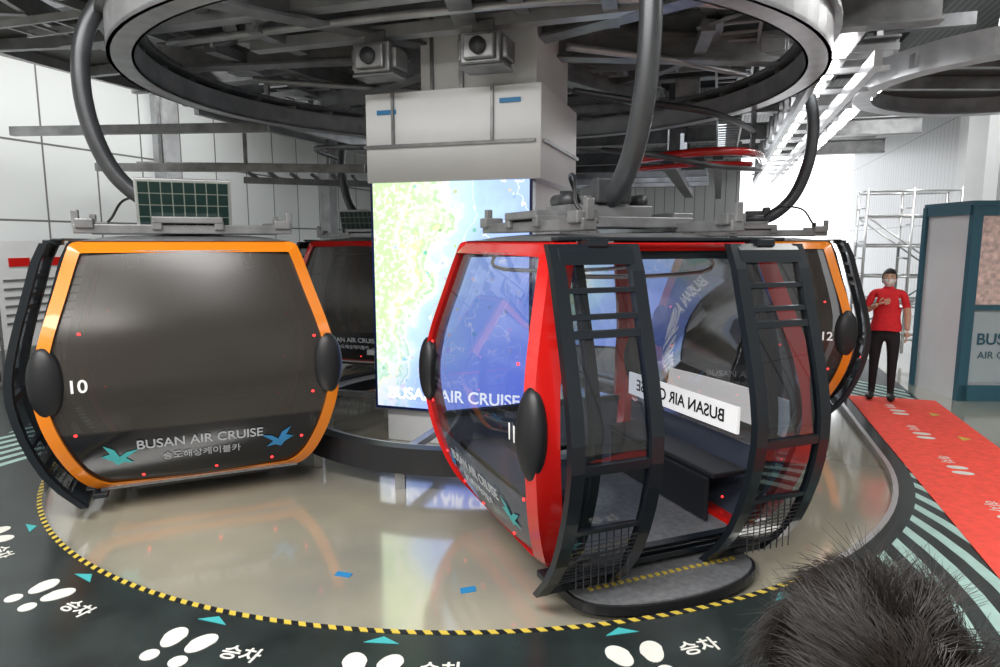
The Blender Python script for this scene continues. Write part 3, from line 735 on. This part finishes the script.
# ================================================================ PEOPLE
def skin_mesh(name,verts,edges,radii,root=0,sub=2):
    me=bpy.data.meshes.new(name); me.from_pydata(verts,edges,[]); me.update()
    o=bpy.data.objects.new(name+'_tmp',me); col.objects.link(o)
    md=o.modifiers.new('skin','SKIN'); md.use_smooth_shade=True
    sv=me.skin_vertices[0].data
    for i,r in enumerate(radii):
        sv[i].radius=r if isinstance(r,tuple) else (r,r); sv[i].use_root=(i==root)
    ss=o.modifiers.new('sub','SUBSURF'); ss.levels=sub; ss.render_levels=sub
    dg=bpy.context.evaluated_depsgraph_get(); dg.update()
    m2=bpy.data.meshes.new_from_object(o.evaluated_get(dg)); 
    bpy.data.objects.remove(o,do_unlink=True)
    for p in m2.polygons: p.use_smooth=True
    return m2
def hand(parent,wrist,dirv,normal,thumb):
    w=Vector(wrist); d_=Vector(dirv).normalized(); t=Vector(thumb); t=(t-d_*t.dot(d_)).normalized(); n=Vector(normal); n=(n-d_*n.dot(d_)-t*n.dot(t)).normalized()
    V=[w,w+d_*.045,w+d_*.075]; E=[(0,1),(1,2)]; R=[(.026,.016),(.036,.014),(.036,.013)]
    m=skin_mesh('palm',V,E,R,0,1); m.materials.append(M['skin']); o=bpy.data.objects.new('palm',m); link(o,parent)
    for k,(off,ln) in enumerate(((.027,.070),(.009,.078),(-.009,.072),(-.026,.056))):
        b=w+d_*.07+t*off
        V=[b,b+d_*ln*.45+n*.003,b+d_*ln*.78+n*.012,b+d_*ln*.95+n*.024]
        m=skin_mesh('finger',V,[(0,1),(1,2),(2,3)],[.009,.0088,.008,.007],0,1); m.materials.append(M['skin']); o=bpy.data.objects.new('finger_%d'%(k+1),m); link(o,parent)
    b=w+d_*.025+t*.022
    V=[b,b+d_*.028+t*.026,b+d_*.055+t*.034+n*.01]
    m=skin_mesh('thumb',V,[(0,1),(1,2)],[.011,.010,.008],0,1); m.materials.append(M['skin']); o=bpy.data.objects.new('thumb',m); link(o,parent)
def person(name,loc,rotz,scale,shirt,pants,mask=False,pose='chest',longhair=False,headturn=0,capmat=None):
    g=empty(name,loc,rotz); g.scale=(scale,)*3
    V=[(0,0,.90),(0,0,1.03),(0,-.005,1.20),(0,0,1.33),(0,.005,1.41),(0,0,1.47)]
    R=[(.155,.105),(.125,.09),(.15,.10),(.115,.08),(.05,.05),(.046,.048)]
    E=[(0,1),(1,2),(2,3),(3,4),(4,5)]
    def ch(start,pts,rs):
        p=start
        for q_,r in zip(pts,rs):
            V.append(q_);R.append(r);E.append((p,len(V)-1));p=len(V)-1
    for s in (-1,1):
        ch(0,[(s*.095,0,.80),(s*.10,-.005,.48),(s*.105,.015,.11),(s*.11,-.03,.045),(s*.12,-.15,.035)],[(.09,.09),.062,.043,(.042,.04),(.04,.03)])
    ch(3,[(.165,.0,1.345),(.225,.02,1.10),(.235,-.02,.88)],[.056,.042,.028])
    if pose=='chest':
        ch(3,[(-.165,.0,1.345),(-.235,-.04,1.11),(-.10,-.165,1.215)],[.056,.042,.028])
    else:
        ch(3,[(-.165,.0,1.345),(-.225,.02,1.10),(-.235,-.02,.88)],[.056,.042,.028])
    m=skin_mesh(name+'_body',V,E,R,0,2)
    for k in (M['skin'],shirt,pants,M['black']): m.materials.append(k)
    for p in m.polygons:
        c=p.center; idx=0
        if c.z<.085: idx=3
        elif c.z<.93 and abs(c.x)<.21: idx=2
        elif c.z<1.425:
            if abs(c.x)<.175 and c.z>.9 and not(pose=='chest' and c.y<-.115): idx=1
            elif abs(c.x)>=.175 and c.z>1.17: idx=1
            if pose=='chest' and c.x<-.12 and c.z<1.17 : idx=0 if c.y<-.02 or c.x<-.2 else 1
        p.material_index=idx
    o=bpy.data.objects.new('body',m); link(o,g)
    v=[];f=[];n=28
    for j,(z,a,b) in enumerate(((.88,.178,.128),(.95,.168,.122),(1.05,.15,.11),(1.16,.155,.112))):
        for i in range(n):
            t=2*PI*i/n; v.append((a*math.cos(t),b*math.sin(t),z+.006*math.sin(3*t)))
    for j in range(3):
        for i in range(n):
            k=(i+1)%n; f.append((j*n+i,j*n+k,(j+1)*n+k,(j+1)*n+i))
    mesh('shirt_body',v,f,shirt,g,smooth=True)
    for s in (-1,1): ellipsoid('shoe',(s*.117,-.07,.045),(.05,.135,.045),M['black'],g)
    hand(g,(.235,-.02,.88),(0,-.05,-1),(-1,-.1,0),(0,-1,0))
    if pose=='chest': hand(g,(-.10,-.165,1.215),(1,-.02,.35),(0,.4,-.1),(0,.1,1))
    else: hand(g,(-.235,-.02,.88),(0,-.05,-1),(1,-.1,0),(0,-1,0))
    h=empty('head'); h.parent=g; h.location=(0,-.015,1.53); h.rotation_euler=(0,0,headturn)
    v=[];f=[];nu=28;nv=20
    for j in range(nv+1):
        th=PI*j/nv; cz=math.cos(th); sz=math.sin(th)
        for i in range(nu):
            ph=2*PI*i/nu; x_=math.cos(ph)*sz; y_=math.sin(ph)*sz
            wx=.075; 
            if cz<0: wx*=1-.28*(-cz)**1.3
            yy=y_*(.096 if y_>0 else .088); 
            if cz<-.2 and y_>0: yy*=.82
            zz=cz*.115
            v.append((x_*wx,yy,zz))
    for j in range(nv):
        for i in range(nu):
            k=(i+1)%nu; f.append((j*nu+i,j*nu+k,(j+1)*nu+k,(j+1)*nu+i))
    mesh('face',v,f,M['skin'],h,smooth=True)
    tube('nose',[(0,-.084,.012),(0,-.097,-.012),(0,-.105,-.028),(0,-.09,-.036)],.008,M['skin'],h,n=3)
    for s in (-1,1):
        ellipsoid('ear',(s*.075,.008,-.01),(.010,.018,.03),M['skin'],h,12,8)
        ellipsoid('eye',(s*.029,-.080,.008),(.013,.008,.007),M['whitedec'],h,12,8)
        ellipsoid('iris',(s*.029,-.0865,.008),(.006,.003,.006),M['black'],h,10,6)
        tube('eyebrow',[(s*.015,-.086,.028),(s*.03,-.083,.033),(s*.045,-.074,.028)],.003,M['hair'],h,n=3,seg=6)
    tube('mouth',[(-.022,-.082,-.058),(0,-.088,-.056),(.022,-.082,-.058)],.005,mat('lips',(.5,.18,.16),.5),h,n=3,seg=6)
    if mask:
        v=[];f=[];n=16
        for j in range(9):
            z=-.008-.098*j/8
            sz=math.sqrt(max(.05,1-(z/.115)**2))
            for i in range(n+1):
                t=-PI*.93+PI*.86*i/n
                w=(.080*(1-.28*max(0,-z/.115)**1.3))*sz+.004
                dpt=.094*sz+.004+.012*math.sin(PI*j/8)*(math.sin(t)**4)
                v.append((w*math.cos(t),dpt*math.sin(t),z))
        for j in range(8):
            for i in range(n):
                k=j*(n+1)+i; f.append((k,k+1,k+n+2,k+n+1))
        mesh('face_mask',v,f,M['mask'],h,smooth=True)
    v=[];f=[];nu=32;nv=14
    for j in range(nv+1):
        for i in range(nu):
            ph=2*PI*i/nu
            front=max(0,-math.sin(ph))
            mx=math.radians((120 if longhair else 112)-45*front)
            if front>.35: mx=math.radians(66-8*front)
            th=mx*j/nv
            v.append((.084*math.sin(th)*math.cos(ph),.106*math.sin(th)*math.sin(ph)+.004,.125*math.cos(th)))
    for j in range(nv):
        for i in range(nu):
            k=(i+1)%nu; f.append((j*nu+i,j*nu+k,(j+1)*nu+k,(j+1)*nu+i))
    hc=mesh('hair_cap',v,f,capmat or M['hair'],h,smooth=True)
    so=hc.modifiers.new('s','SOLIDIFY'); so.thickness=.01; so.offset=-1
    if longhair:
        ellipsoid('hair_bun',(0,.10,-.02),(.045,.045,.055),M['hair'],h)
    return g,h
wk,wh=person('station_attendant',(4.84,8.30,.0125),math.radians(-32),1.0,M['shirt'],M['pants'],mask=True,pose='chest',longhair=True)
vs,vh=person('foreground_visitor',(.352,.565,.004),math.radians(178),1.016,mat('dark_jacket',(.03,.03,.04),.8),M['pants'],pose='down',capmat=M['haircap'])
cu=bpy.data.curves.new('hair_strands','CURVE'); cu.dimensions='3D'; cu.bevel_depth=.0005; cu.bevel_resolution=0
clumps=[(Vector((random.gauss(0,1),random.gauss(0,1),random.gauss(0,1))).normalized(),Vector((random.gauss(0,.42),random.gauss(0,.42),random.gauss(0,.10)))) for _ in range(150)]
for i in range(11000):
    ph=random.uniform(0,2*PI); th=math.acos(random.uniform(-.4,1))
    n=Vector((math.sin(th)*math.cos(ph),math.sin(th)*math.sin(ph),math.cos(th)))
    if n.y<-.6 and n.z<.45: continue
    p=Vector((n.x*.084,n.y*.106+.004,n.z*.125))
    cl=max(clumps,key=lambda c_:c_[0].dot(n))[1]
    crown=Vector((.03,.11,.06)); fl_=(p-crown); fl_=(fl_-n*fl_.dot(n))
    if fl_.length<.001: fl_=Vector((1,0,0))
    fl_.normalize()
    jit=cl+Vector((random.gauss(0,.10),random.gauss(0,.10),random.gauss(0,.05)))
    ln=random.uniform(.035,.075); lift=random.uniform(.12,.32)+(.3 if random.random()<.02 else 0)
    d1=(fl_*.9+n*lift+jit); d1=d1-n*max(0,d1.dot(n)-.45); d1.normalize()
    p1=p+d1*ln*.5
    d2=(d1*.9-n*.35+jit*.3); d2.normalize()
    p2=p1+d2*ln*.5
    s=cu.splines.new('POLY'); s.points.add(3)
    mid=(p+p1)/2+n*.003
    pts=[p-n*.003,mid,p1,p2]
    for k,q_ in enumerate(pts): s.points[k].co=(*q_,1); s.points[k].radius=1.4-.38*k
cu.materials.append(M['hair']); ho=bpy.data.objects.new('hair_strands',cu); link(ho,vh)
# ================================================================ LIGHTS
def area(name,loc,size,energy,color=(1,1,1),rot=(0,0,0),sy=None):
    l=bpy.data.lights.new(name,'AREA'); l.energy=energy; l.size=size; l.color=color
    if sy: l.shape='RECTANGLE'; l.size_y=sy
    o=bpy.data.objects.new(name,l); col.objects.link(o); o.location=loc; o.rotation_euler=rot; return o
area('overhead_fill',P(-5.4,0,5.2),.8,350,(1,.99,.95),(0,0,ANG),9)  # area lights without fixtures, added to light the closed hall
area('overhead_fill',P(5.9,2,5.2),.8,430,(1,.99,.95),(0,0,ANG),9)
area('overhead_fill',P(0,-6.5,5.3),7,680,(1,.98,.95),(0,0,ANG),1.5)  # added fill, replaces the sky light that the near wall blocks
area('overhead_fill',P(0,-11,5.3),7,650,(1,.95,.88),(0,0,ANG),1.5)
area('overhead_fill',P(-2,8,4.0),3,160,(.95,.98,1),(0,0,ANG),3)
area('overhead_fill',P(1.5,7,4.0),2,200,(.95,.98,1),(0,0,ANG),3)
w=bpy.data.worlds.new('world'); scene.world=w; w.use_nodes=True
w.node_tree.nodes['Background'].inputs[0].default_value=(.95,.97,1,1); w.node_tree.nodes['Background'].inputs[1].default_value=3.0
# ================================================================ CAMERA
cam=bpy.data.cameras.new('camera'); cam.sensor_width=36; cam.lens=24.01; cam.clip_start=.05
co=bpy.data.objects.new('camera',cam); col.objects.link(co); co.location=(0,0,2.0); co.rotation_euler=(math.radians(90-7.9),0,0)
scene.camera=co
